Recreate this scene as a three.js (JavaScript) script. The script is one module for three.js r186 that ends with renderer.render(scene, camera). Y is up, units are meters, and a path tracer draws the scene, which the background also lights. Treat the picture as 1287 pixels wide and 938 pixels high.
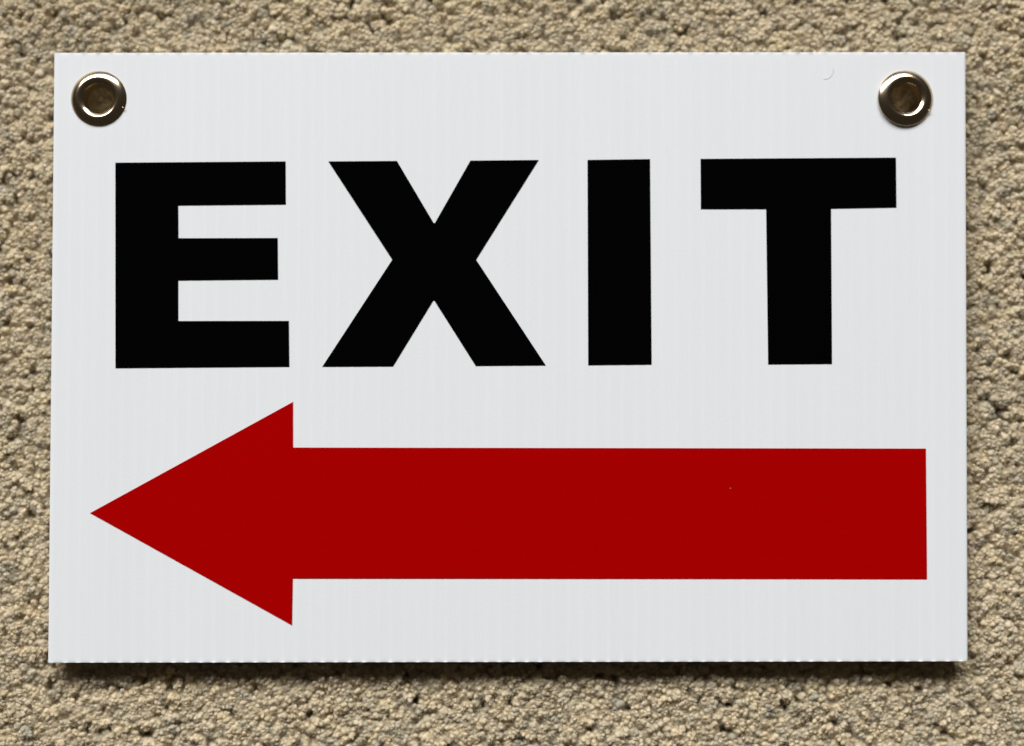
import * as THREE from 'three';
import { mergeGeometries, mergeVertices } from 'three/addons/utils/BufferGeometryUtils.js';
import { SimplexNoise } from 'three/addons/math/SimplexNoise.js';

// ------------------------------------------------------------------ camera, light, exposure
const W = 1024, H = 746, MM = 0.001;
const SIGN_BASE = 10.6 * MM, SIGN_THICK = 4.0 * MM, SIGN_TOP = SIGN_BASE + SIGN_THICK;
const scene = new THREE.Scene();
const camera = new THREE.PerspectiveCamera(30, W / H, 0.02, 60);
camera.position.set(0.00014, 0.46338 + SIGN_TOP, 0.01544);
camera.rotation.set(-1.54975, -0.00174, 0.00011, 'XYZ');
camera.focus = 0.4612; camera.userData.fStop = 1.3;
scene.background = new THREE.Color().setRGB(0.033, 0.027, 0.02);        // the dim warm room around, nothing of it in view

// daylight from one wide window beyond the top edge of the sign
const win = new THREE.RectAreaLight(new THREE.Color().setRGB(0.972, 0.986, 1.0), 17.1, 14.0, 2.8);
win.name = 'window_light';
win.position.set(-1.8, 5.8, -8.6);
win.lookAt(0, 0, 0);
scene.add(win);

const renderer = new THREE.WebGLRenderer({ antialias: true });
renderer.setSize(W, H);
renderer.toneMapping = THREE.LinearToneMapping;
renderer.toneMappingExposure = 1.0;
renderer.shadowMap.enabled = true;

// ------------------------------------------------------------------ helpers
let seed = 20240611;
const rnd = () => { seed |= 0; seed = (seed + 0x6D2B79F5) | 0; let t = Math.imul(seed ^ (seed >>> 15), 1 | seed); t = (t + Math.imul(t ^ (t >>> 7), 61 | t)) ^ t; return ((t ^ (t >>> 14)) >>> 0) / 4294967296; };
const gauss = () => (rnd() + rnd() + rnd() + rnd() - 2) * 1.7;
const simplex = new SimplexNoise({ random: rnd });
const lerp = (a, b, t) => a + (b - a) * t;
const smooth = (a, b, x) => { const t = Math.min(1, Math.max(0, (x - a) / (b - a))); return t * t * (3 - 2 * t); };
function mesh(name, geometry, material, parent) {
  const m = new THREE.Mesh(geometry, material);
  m.name = name; m.castShadow = m.receiveShadow = true; parent.add(m);
  return m;
}
function geom(pos, idx, uv) {
  const g = new THREE.BufferGeometry();
  g.setAttribute('position', new THREE.Float32BufferAttribute(pos, 3));
  if (uv) g.setAttribute('uv', new THREE.Float32BufferAttribute(uv, 2));
  g.setIndex(idx); g.computeVertexNormals();
  return g;
}
function texture(w, h, fn, srgb) {
  const d = new Uint8Array(w * h * 4);
  for (let j = 0; j < h; j++) for (let i = 0; i < w; i++) {
    const c = fn(i, j), k = (j * w + i) * 4;
    d[k] = c[0]; d[k + 1] = c[1]; d[k + 2] = c[2]; d[k + 3] = 255;
  }
  const t = new THREE.DataTexture(d, w, h);
  t.magFilter = t.minFilter = THREE.LinearFilter; t.wrapS = t.wrapT = THREE.RepeatWrapping;
  if (srgb) t.colorSpace = THREE.SRGBColorSpace;
  t.needsUpdate = true;
  return t;
}

// ------------------------------------------------------------------ the carpet
const SW = 304.8, SH = 203.1;                                             // the sign, in mm
const carpet = new THREE.Group(); carpet.name = 'carpet'; scene.add(carpet);
carpet.userData = { label: 'beige cut pile carpet with short twisted tufts under the sign', category: 'carpet', kind: 'structure' };
{
  const g = new THREE.BoxGeometry(2.4, 0.006, 2.2); g.translate(0, -0.003, 0);
  const grain = texture(256, 256, () => { const v = 70 + rnd() * 60; return [v, v * 0.86, v * 0.62]; }, true);
  grain.repeat.set(12, 11);
  mesh('backing', g, new THREE.MeshStandardMaterial({ map: grain, roughness: 1 }), carpet);
}
// one tuft: two twisted plies with round, slightly frayed tips, and loose fibres standing out of the cut ends
function tuftGeometry() {
  const pos = [], idx = [], col = [];
  const shade = (v) => { while (col.length < pos.length) col.push(v, v, v); };
  const bend = 0.4 + rnd() * 1.1, bendA = rnd() * 6.283, twist = 2.4 + rnd() * 1.8, phase = rnd() * 6.283, tall = 9.0;
  const axisAt = (ply, t) => { const a = phase + ply * Math.PI + twist * t, r = 0.62 + 0.14 * smooth(0.7, 1, t); const [fa, fl] = flop[ply], over = fl * smooth(0.62, 1.06, t) * 1.6; return [Math.cos(a) * r + Math.cos(bendA) * bend * t * t + Math.cos(fa) * over, Math.sin(a) * r + Math.sin(bendA) * bend * t * t + Math.sin(fa) * over]; };
  const flop = [0, 1].map(() => [rnd() * 6.283, 0.2 + rnd() * 1.1]);
  for (let ply = 0; ply < 2; ply++) {
    const N = 14, top = tall * (0.93 + rnd() * 0.07), R = 0.98 + rnd() * 0.24, ox = gauss() * 0.15, oz = gauss() * 0.15;
    const slant = 0.25 + rnd() * 0.35, strand = Array.from({ length: N }, () => 1 + (rnd() - 0.5) * 0.2);
    // height fraction and radius fraction of each ring, up over the tip
    const rings = [[0, 1.1], [0.35, 1.12], [0.6, 1.14], [0.76, 1.1], [0.84, 1.02], [0.89, 0.92], [0.92, 0.76], [0.945, 0.5], [0.96, 0.2]];
    const b = pos.length / 3;
    rings.forEach(([t, rr], i) => {
      const [cx, cz] = axisAt(ply, t), lump = i > 3 ? 0.12 : 0.04;
      for (let k = 0; k < N; k++) {
        const a = k / N * 6.283 + twist * 1.5 * t, r = R * rr * strand[k] * (1 + gauss() * lump * 0.6);
        pos.push((cx + ox * t + Math.cos(a) * r) * MM, (top * t + (i > 4 ? gauss() * 0.08 + slant * Math.cos(k / N * 6.283 + ply) * rr : 0)) * MM, (cz + oz * t + Math.sin(a) * r) * MM);
      }
    });
    for (let i = 0; i < rings.length - 1; i++) for (let k = 0; k < N; k++) {
      const p = b + i * N + k, q = b + i * N + (k + 1) % N;
      idx.push(p, p + N, q, q, p + N, q + N);
    }
    const [tx, tz] = axisAt(ply, 1), l = b + (rings.length - 1) * N, apex = pos.length / 3;
    pos.push((tx + ox) * MM, (top * 0.962) * MM, (tz + oz) * MM);
    for (let k = 0; k < N; k++) idx.push(l + k, apex, l + (k + 1) % N);
    shade(0.86 + rnd() * 0.12);
    // the cut end opens into a few strands of uneven length
    const lobes = 3;
    for (let f = 0; f < lobes; f++) {
      const n = 9, sa = f / lobes * 6.283 + gauss() * 0.4, sr = R * (0.2 + rnd() * 0.4), rad = 0.46 + rnd() * 0.32, lobeTop = top * (0.975 + rnd() * 0.07) - sr * 0.2, da = gauss() * 0.7, open = 0.1 + rnd() * 0.7, e = pos.length / 3;
      const prof = [[0, 1], [0.45, 1.05], [0.7, 0.98], [0.86, 0.8], [0.96, 0.5], [1, 0.2]];
      for (const [u, pr] of prof) {
        const y = lerp(top * 0.8, lobeTop, u), [cx, cz] = axisAt(ply, Math.min(1, y / top)), a = sa + da * u, rr = sr + open * u * u;
        for (let k = 0; k < n; k++) { const q = k / n * 6.283; const w = rad * pr * (1 + gauss() * 0.09); pos.push((cx + ox + Math.cos(a) * rr + Math.cos(q) * w) * MM, (y - (u > 0.5 ? Math.cos(q - a) * w * 0.45 : 0)) * MM, (cz + oz + Math.sin(a) * rr + Math.sin(q) * w) * MM); }
      }
      for (let g = 0; g < prof.length - 1; g++) for (let k = 0; k < n; k++) { const p = e + g * n + k, q = e + g * n + (k + 1) % n; idx.push(p, p + n, q, q, p + n, q + n); }
      const l2 = e + (prof.length - 1) * n; for (let k = 1; k < n - 1; k++) idx.push(l2, l2 + k + 1, l2 + k);
      shade(0.86 + rnd() * 0.2);
    }
    // fuzz: hair-fine ends that stand off the ply in all directions and soften its outline
    for (let f = 0; f < 62; f++) {
      const t = 0.66 + 0.34 * Math.sqrt(rnd()), [cx, cz] = axisAt(ply, t), a = rnd() * 6.283, body = R * (t < 0.9 ? 1.02 : Math.sqrt(Math.max(0.05, 1 - ((t - 0.9) / 0.102) ** 2)));
      const out = 0.25 + rnd() * 0.65, up = (t - 0.7) * 1.6 * rnd(), da = gauss() * 0.5, w = 0.018 + rnd() * 0.012, e = pos.length / 3, r0 = body * (t > 0.96 ? rnd() : 0.95);
      for (let g = 0; g < 3; g++) {
        const u = g / 2, rr = r0 + out * u, aa = a + da * u * u, yy = top * t + up * Math.sin(u * 2.2);
        for (let k = 0; k < 3; k++) { const q = k * 2.0944 + f; pos.push((cx + ox * t + Math.cos(aa) * rr + Math.cos(q) * w) * MM, (yy + Math.sin(q * 1.3) * w) * MM, (cz + oz * t + Math.sin(aa) * rr + Math.sin(q) * w) * MM); }
      }
      for (let g = 0; g < 2; g++) for (let k = 0; k < 3; k++) { const p = e + g * 3 + k, q = e + g * 3 + (k + 1) % 3; idx.push(p, p + 3, q, q, p + 3, q + 3); }
      shade(0.95 + rnd() * 0.15);
    }
    // fibres: most lie along the ply and over its tip, some stand out frayed from the cut
    for (let f = 0; f < 5; f++) {
      const a0 = rnd() * 6.283, free = rnd() < 0.45, t0 = free ? 0.86 + rnd() * 0.1 : 0.7 + rnd() * 0.2, reach = free ? 0.45 + rnd() * 0.75 : 0.1 + rnd() * 0.5;
      const w = 0.05 + rnd() * 0.04, tilt = gauss() * 0.6, rise = free ? 0.05 + rnd() * 0.3 : 0.04, e = pos.length / 3, SEG = 4;
      for (let g = 0; g <= SEG; g++) {
        const u = g / SEG, t = lerp(t0, free ? 1.0 : 0.995, u), [cx, cz] = axisAt(ply, t);
        const body = R * (t < 0.9 ? 1.05 : Math.sqrt(Math.max(0.02, 1 - ((t - 0.9) / 0.102) ** 2)) * 1.05);
        const rr = free ? lerp(R * 0.5 * rnd(), R * (0.6 + reach * 0.62), u * u) : Math.max(body, reach) + 0.03, aa = a0 + twist * 1.5 * t + tilt * u;
        const yy = top * t + (free ? rise * u : rise) + gauss() * 0.02, ww = w * (g === SEG ? 0.6 : 1);
        for (let k = 0; k < 3; k++) { const q = k * 2.0944 + f; pos.push((cx + ox * t + Math.cos(aa) * rr + Math.cos(q) * ww) * MM, (yy + Math.sin(q * 1.7) * ww * 0.7) * MM, (cz + oz * t + Math.sin(aa) * rr + Math.sin(q) * ww) * MM); }
      }
      for (let g = 0; g < SEG; g++) for (let k = 0; k < 3; k++) { const p = e + g * 3 + k, q = e + g * 3 + (k + 1) % 3; idx.push(p, p + 3, q, q, p + 3, q + 3); }
      const l2 = e + SEG * 3; idx.push(l2, l2 + 2, l2 + 1);
      shade(0.84 + rnd() * 0.24);
    }
  }
  const g = geom(pos, idx);
  g.setAttribute('color', new THREE.Float32BufferAttribute(col, 3));
  return g;
}
{
  const yarn = new THREE.MeshPhysicalMaterial({ color: 0xffffff, vertexColors: true, roughness: 1, transmission: 0.46, thickness: 0, specularIntensity: 0.5, sheen: 0.7, sheenRoughness: 0.6, sheenColor: new THREE.Color(0.95, 0.93, 0.87) });
  const VAR = 12, shapes = Array.from({ length: VAR }, tuftGeometry), lots = shapes.map(() => []);
  const pitch = 2.42, X0 = -650, X1 = 650, Z0 = -560, Z1 = 560;
  const q = new THREE.Quaternion(), q2 = new THREE.Quaternion(), UP = new THREE.Vector3(0, 1, 0), ax = new THREE.Vector3();
  let row = 0;
  for (let z = Z0; z < Z1; z += pitch * 0.92, row++) for (let x = X0 + (row & 1) * pitch / 2; x < X1; x += pitch) {
    const px = x + gauss() * 0.42, pz = z + gauss() * 0.42;
    // clumps that lean together, and single tufts that lean on their own
    const nx = simplex.noise3d(px * 0.055, pz * 0.055, 1), nz = simplex.noise3d(px * 0.055, pz * 0.055, 9);
    const mx = simplex.noise3d(px * 0.17, pz * 0.17, 21), mz = simplex.noise3d(px * 0.17, pz * 0.17, 33);
    let lx = nx * 0.26 + mx * 0.22 + gauss() * 0.08, lz = nz * 0.26 + mz * 0.22 + gauss() * 0.08;
    const hgt = 1 + 0.065 * simplex.noise3d(px * 0.13, pz * 0.13, 50) + 0.05 * simplex.noise3d(px * 0.02, pz * 0.02, 70) + gauss() * 0.03;
    let sy = hgt;
    const inX = SW / 2 - Math.abs(px), inZ = SH / 2 - Math.abs(pz), inside = Math.min(inX, inZ);
    if (inside > -1.2) {                                                             // pressed down under the sign
      const byHole = [-137.1, 132.5].some((gx) => Math.hypot(px - gx, pz + 86) < 11);
      sy = inside > 9 && !byHole ? 1.12 : Math.min(hgt * 0.85, byHole ? 0.72 : 0.86); lx *= 0.5; lz *= 0.5;
    }
    else if (inside > -6) { sy = Math.min(hgt, inZ < 0 && pz > 0 ? lerp(0.86, 0.98, smooth(1.5, 6, -inZ)) : 0.98); if (inX < 0) lx = Math.sign(px) * Math.abs(lx) * 0.8; if (inZ < 0) lz = Math.sign(pz) * Math.abs(lz) * 0.8; }
    if (inside > 25) continue;                                                        // nothing can be seen that far under the board
    const lean = Math.min(0.62, Math.hypot(lx, lz));
    ax.set(lz, 0, -lx).normalize();
    q.setFromAxisAngle(ax, lean).multiply(q2.setFromAxisAngle(UP, rnd() * 6.283));
    const sxz = 1.0 + rnd() * 0.4;
    const tone = 0.99 + 0.09 * gauss() + 0.06 * simplex.noise3d(px * 0.03, pz * 0.03, 90), warm = gauss() * 0.014;
    lots[Math.floor(rnd() * VAR)].push([px, pz, q.clone(), sxz, sy, tone, warm]);
  }
  const m4 = new THREE.Matrix4(), c = new THREE.Color();
  lots.forEach((list, v) => {
    const im = new THREE.InstancedMesh(shapes[v], yarn, list.length);
    im.name = 'pile'; if (v) im.name += '_' + String(v).padStart(3, '0');
    im.userData.kind = 'stuff'; im.castShadow = im.receiveShadow = true;
    list.forEach(([x, z, r, sxz, sy, tone, warm], i) => {
      m4.compose(new THREE.Vector3(x * MM, 0, z * MM), r, new THREE.Vector3(sxz, sy, sxz));
      im.setMatrixAt(i, m4);
      im.setColorAt(i, c.setRGB(Math.min(0.97, 0.95 * tone * (1 + warm)), Math.min(0.97, 0.95 * tone) * 0.882, Math.min(0.97, 0.95 * tone) * 0.65 * (1 - warm * 2)));
    });
    carpet.add(im);
  });
}

// ------------------------------------------------------------------ the sign
const sign = new THREE.Group(); sign.name = 'exit_sign'; scene.add(sign);
sign.position.set(0, SIGN_BASE, 0);
sign.userData = { label: 'white corrugated plastic EXIT sign with red left arrow and two grommets on beige carpet', category: 'sign' };
const TOP = SIGN_THICK, PITCH = 4.5, SKIN = 0.3;
const GROMMETS = [[-137.12, -85.96], [132.55, -86.25]];

const rib = [];                                                          // the board's flute walls: a height for every x
for (let x = -SW / 2 + 1.1; x < SW / 2; x += PITCH) rib.push(x + gauss() * 0.12);
const ribGain = rib.map(() => 0.55 + rnd() * 0.9);
const ribAt = (x) => { let v = 0; const k0 = Math.round((x + SW / 2 - 1.1) / PITCH); for (let k = k0 - 1; k <= k0 + 1; k++) if (rib[k] !== undefined) v += ribGain[k] * Math.exp(-(((x - rib[k]) / 0.6) ** 2)); return v; };

const streaks = texture(2048, 64, (i, j) => {                            // the walls show faintly through the skin; a fine grain on top
  const x = (i / 2048 - 0.5) * SW;
  const v = 247 + 1.5 * ribAt(x) + 0.7 * simplex.noise(x * 0.05, 3) + 0.5 * simplex.noise(x * 0.9, j * 0.05) + (rnd() - 0.5) * 2;
  const k = Math.max(0, Math.min(255, v));
  return [k * 0.996, k * 0.998, k];
}, true);
const grain = texture(1024, 1024, () => { const v = rnd() * 255; return [v, v, v]; });
grain.repeat.set(1, 0.67);
const plastic = new THREE.MeshPhysicalMaterial({ map: streaks, roughness: 0.42, bumpMap: grain, bumpScale: 0.000012, specularIntensity: 0.6 });
const plasticEdge = new THREE.MeshStandardMaterial({ color: new THREE.Color().setRGB(0.8, 0.83, 0.84), roughness: 0.5 });

// the front skin as a fine sheet: ripples over the flutes, a knife-cut edge that rises at each wall and sags between, holes for the grommets
// the board was cut a hair out of square
const CUT = new THREE.Matrix4().set(1, 0, -0.00315, 0, 0, 1, 0, 0, -0.0013, 0, 1, 0, 0, 0, 0, 1);
const surfaceY = (x, z) => 0.015 * ribAt(x) + 0.012 * simplex.noise(x * 0.012, z * 0.012);
{
  const xs = [], zs = [];
  const nx = 560; for (let i = 0; i <= nx; i++) xs.push(-SW / 2 + SW * i / nx);
  const e = [0, 0.08, 0.2, 0.4, 0.65, 1.0, 1.5, 2.2, 3.2];
  for (const d of e) zs.push(-SH / 2 + d);
  const za = -SH / 2 + 3.2, zb = SH / 2 - 3.2; for (let i = 1; i < 150; i++) zs.push(lerp(za, zb, i / 150));
  for (const d of [...e].reverse()) zs.push(SH / 2 - d);
  const pos = [], uv = [], idx = [], n = xs.length, burr = rib.map(() => [0.3 + rnd() * 0.9, 0.1 + rnd() * rnd() * 1.3]);
  const put = (x, z, drop) => {
    const d = SH / 2 - Math.abs(z), k = Math.max(0, Math.min(rib.length - 1, Math.round((x + SW / 2 - 1.1) / PITCH)));
    const near = Math.exp(-(((x - rib[k]) / 0.7) ** 2)), amt = burr[k][z > 0 ? 0 : 1];
    const edge = Math.exp(-d / 0.38), dx = SW / 2 - Math.abs(x);
    const y = surfaceY(x, z) + edge * (0.2 * amt * near - 0.1 * (1 - near)) - 0.1 * Math.exp(-dx / 0.15);
    pos.push(x * MM, TOP + (y - drop) * MM, z * MM); uv.push(x / SW + 0.5, 0.5 - z / SH);
  };
  for (const z of zs) for (const x of xs) put(x, z, 0);
  const base = pos.length / 3;
  for (const z of zs) for (const x of xs) put(x, z, SKIN);
  const holed = (i, j) => { const cx = (xs[i] + xs[i + 1]) / 2, cz = (zs[j] + zs[j + 1]) / 2; return GROMMETS.some(([gx, gz]) => Math.hypot(cx - gx, cz - gz) < 6.4); };
  for (let j = 0; j < zs.length - 1; j++) for (let i = 0; i < n - 1; i++) {
    if (holed(i, j)) continue;
    const a = j * n + i; idx.push(a, a + n, a + 1, a + 1, a + n, a + n + 1);
    const b = base + a; idx.push(b, b + 1, b + n, b + 1, b + n + 1, b + n);
  }
  const rim = (a, b) => idx.push(a, b, base + a, b, base + b, base + a);
  for (let i = 0; i < n - 1; i++) { rim(i, i + 1); const l = (zs.length - 1) * n; rim(l + i + 1, l + i); }
  for (let j = 0; j < zs.length - 1; j++) { rim((j + 1) * n, j * n); rim(j * n + n - 1, (j + 1) * n + n - 1); }
  mesh('front_sheet', geom(pos, idx, uv).applyMatrix4(CUT), plastic, sign);
}
{ // back skin, with the same two holes
  const s = new THREE.Shape([[-SW / 2, -SH / 2], [SW / 2, -SH / 2], [SW / 2, SH / 2], [-SW / 2, SH / 2]].map(([x, y]) => new THREE.Vector2(x * MM, y * MM)));
  for (const [gx, gz] of GROMMETS) { const h = new THREE.Path(); h.absarc(gx * MM, -gz * MM, 6 * MM, 0, Math.PI * 2, true); s.holes.push(h); }
  const g = new THREE.ExtrudeGeometry(s, { depth: SKIN * MM, bevelEnabled: false, curveSegments: 24 }); g.rotateX(-Math.PI / 2);
  mesh('back_sheet', g.applyMatrix4(CUT), plasticEdge, sign);
}
{ // flute walls between the skins, cut short round the grommets
  const parts = [], hgt = (SIGN_THICK / MM - SKIN * 2 - 0.12);
  const wall = (x, z0, z1) => { const g = new THREE.BoxGeometry(0.25 * MM, hgt * MM, (z1 - z0) * MM); g.translate(x * MM, (SKIN + 0.04 + hgt / 2) * MM, (z0 + z1) / 2 * MM); parts.push(g); };
  for (const x of rib) {
    let z0 = -SH / 2 + 0.05;
    for (const [gx, gz] of GROMMETS) if (Math.abs(x - gx) < 6.2) { wall(x, z0, gz - 6.2); z0 = gz + 6.2; }
    wall(x, z0, SH / 2 - 0.05);
  }
  for (const sx of [-1, 1]) wall(sx * (SW / 2 - 0.3), -SH / 2 + 0.05, SH / 2 - 0.05);
  mesh('flute_wall', mergeGeometries(parts).applyMatrix4(CUT), plasticEdge, sign).userData.kind = 'stuff';
}

// ------------------------------------------------------------------ the print: ink films of 0.05 mm, in mm on the board (x right, z down)
const inkGrain = texture(1024, 512, (i, j) => { const v = 236 + 6 * simplex.noise(i * 0.02, j * 0.12) + 6 * simplex.noise(i * 0.11, j * 0.5 + 40) + (rnd() - 0.5) * 14; return [v, v, v]; });
inkGrain.repeat.set(4, 8);
const blackInk = new THREE.MeshPhysicalMaterial({ color: new THREE.Color().setRGB(0.001, 0.001, 0.001), roughness: 0.7, specularIntensity: 0.01 });
const redInk = new THREE.MeshPhysicalMaterial({ color: new THREE.Color().setRGB(0.47, 0.0003, 0.0003), map: inkGrain, roughness: 0.6, specularIntensity: 0.01 });
function film(name, outline, material) {
  const s = new THREE.Shape(outline.map(([x, z]) => new THREE.Vector2(x * MM, -z * MM)));
  const g = new THREE.ExtrudeGeometry(s, { depth: 0.06 * MM, bevelEnabled: false }); g.rotateX(-Math.PI / 2);
  g.translate(0, TOP + 0.085 * MM, 0);
  return mesh(name, g, material, sign);
}
const LETTERS = {
  E: [[-131.44, -64.52], [-74.64, -64.97], [-74.51, -50.56], [-110.4, -50.23], [-110.27, -39.25], [-77.18, -39.34], [-77.02, -25.49], [-110.25, -25.17], [-110.18, -11.61], [-73.37, -11.67], [-73.16, 3.6], [-131, 4.03]],
  X: [[-60.36, -64.97], [-37.49, -65.14], [-25.2, -44.38], [-24.77, -44.38], [-12.95, -65.26], [9.84, -65.48], [-11.04, -32.12], [12.18, 3.11], [-11.13, 3.3], [-24.9, -18.44], [-25.3, -18.44], [-38.64, 3.46], [-62.2, 3.57], [-38.97, -32.12]],
  I: [[26.16, -65.51], [47.04, -65.79], [47.43, 2.84], [26.32, 3.03]],
  T: [[63.92, -65.87], [129.21, -66.33], [129.28, -49.64], [107.44, -49.26], [107.51, 2.62], [86.25, 2.76], [85.78, -49.1], [63.98, -49.06]],
};
Object.entries(LETTERS).forEach(([ch, o], i) => { film(i ? 'letter_00' + i : 'letter', o, blackInk).userData.label = 'bold black letter ' + ch; });
const arrow = film('arrow', [[-139.13, 52.19], [-71.87, 15.27], [-71.82, 30.47], [138.64, 30.81], [138.74, 74.11], [-71.75, 73.87], [-71.96, 89.33]], redInk);
arrow.userData.label = 'red arrow pointing left';
function fleck(name, x, z, r, color, parent) {                            // a pinhole in the ink, a grain of dust
  const g = new THREE.SphereGeometry(r * MM, 8, 6); g.scale(1, 0.25, 0.7); g.translate(x * MM, TOP + 0.15 * MM, z * MM);
  return mesh(name, g, new THREE.MeshStandardMaterial({ color, roughness: 0.8 }), parent);
}
fleck('fleck', 73.53, 44.02, 0.24, new THREE.Color().setRGB(0.5, 0.16, 0.13), arrow);

// ------------------------------------------------------------------ the grommets: rolled eyelet, barrel and back washer
const brass = new THREE.MeshPhysicalMaterial({ color: new THREE.Color().setRGB(0.68, 0.55, 0.385), metalness: 1, roughness: 0.2 });
function ring(profile, seg = 96) { return mergeVertices(new THREE.LatheGeometry(profile.map(([r, y]) => new THREE.Vector2(r * MM, y * MM)), seg)); }
function curve(points, n) { return new THREE.SplineCurve(points.map(([a, b]) => new THREE.Vector2(a, b))).getPoints(n).map((p) => [p.x, p.y]); }
function grommet(name, [gx, gz], label, tiltX, tiltZ, lift, burrAngle) {
  const g = new THREE.Group(); g.name = name; sign.add(g); g.userData.label = label;
  g.position.set(gx * MM, TOP + lift * MM, gz * MM); g.rotation.set(tiltX, 0, tiltZ);
  const rim = curve([[9.3, -0.5], [9.36, -0.06], [9.06, 0.26], [8.7, 0.55], [8.3, 0.83], [7.8, 1.1], [7.35, 1.3], [6.9, 1.44], [6.4, 1.46], [6.0, 1.34], [5.65, 1.14], [5.3, 0.92], [5.03, 0.69], [4.88, 0.25]], 72);
  mesh('eyelet_rim', ring(rim), brass, g);
  mesh('barrel', ring([[4.88, 0.25], [4.84, -0.6], [4.84, -4.2], [5.3, -4.6]]), brass, g);
  mesh('back_washer', ring([[5.0, -4.35], [6, -4.75], [8.2, -4.7], [9.1, -4.3]]), brass, g);
  const b = new THREE.SphereGeometry(0.34 * MM, 10, 8); b.scale(1.3, 0.8, 0.7); b.translate(8.75 * Math.cos(burrAngle) * MM, 0.72 * MM, 8.75 * Math.sin(burrAngle) * MM);
  mesh('burr', b, brass, g);
}
grommet('grommet', GROMMETS[0], 'brass grommet at the upper left corner', 0, 0, 0.03, 0.36);
grommet('grommet_001', GROMMETS[1], 'brass grommet at the upper right corner, its lower side raised', -0.03, -0.045, 0.4, 0.5);

// ------------------------------------------------------------------ a bit of lint on the board
{
  const pts = [[108.3, -96.1], [108.5, -95.0], [107.9, -93.9], [106.8, -93.0], [105.2, -92.6]].map(([x, z], i) => new THREE.Vector3(x * MM, SIGN_TOP + (0.09 + 0.06 * (i % 2)) * MM, z * MM));
  const f = mesh('lint_fibre', new THREE.TubeGeometry(new THREE.CatmullRomCurve3(pts), 24, 0.035 * MM, 5), new THREE.MeshStandardMaterial({ color: new THREE.Color().setRGB(0.5, 0.42, 0.36), roughness: 0.9 }), scene);
  f.userData = { label: 'tiny curled pale brown fibre lying on the white sign left of the upper right grommet', category: 'fibre' };
}

renderer.render(scene, camera);
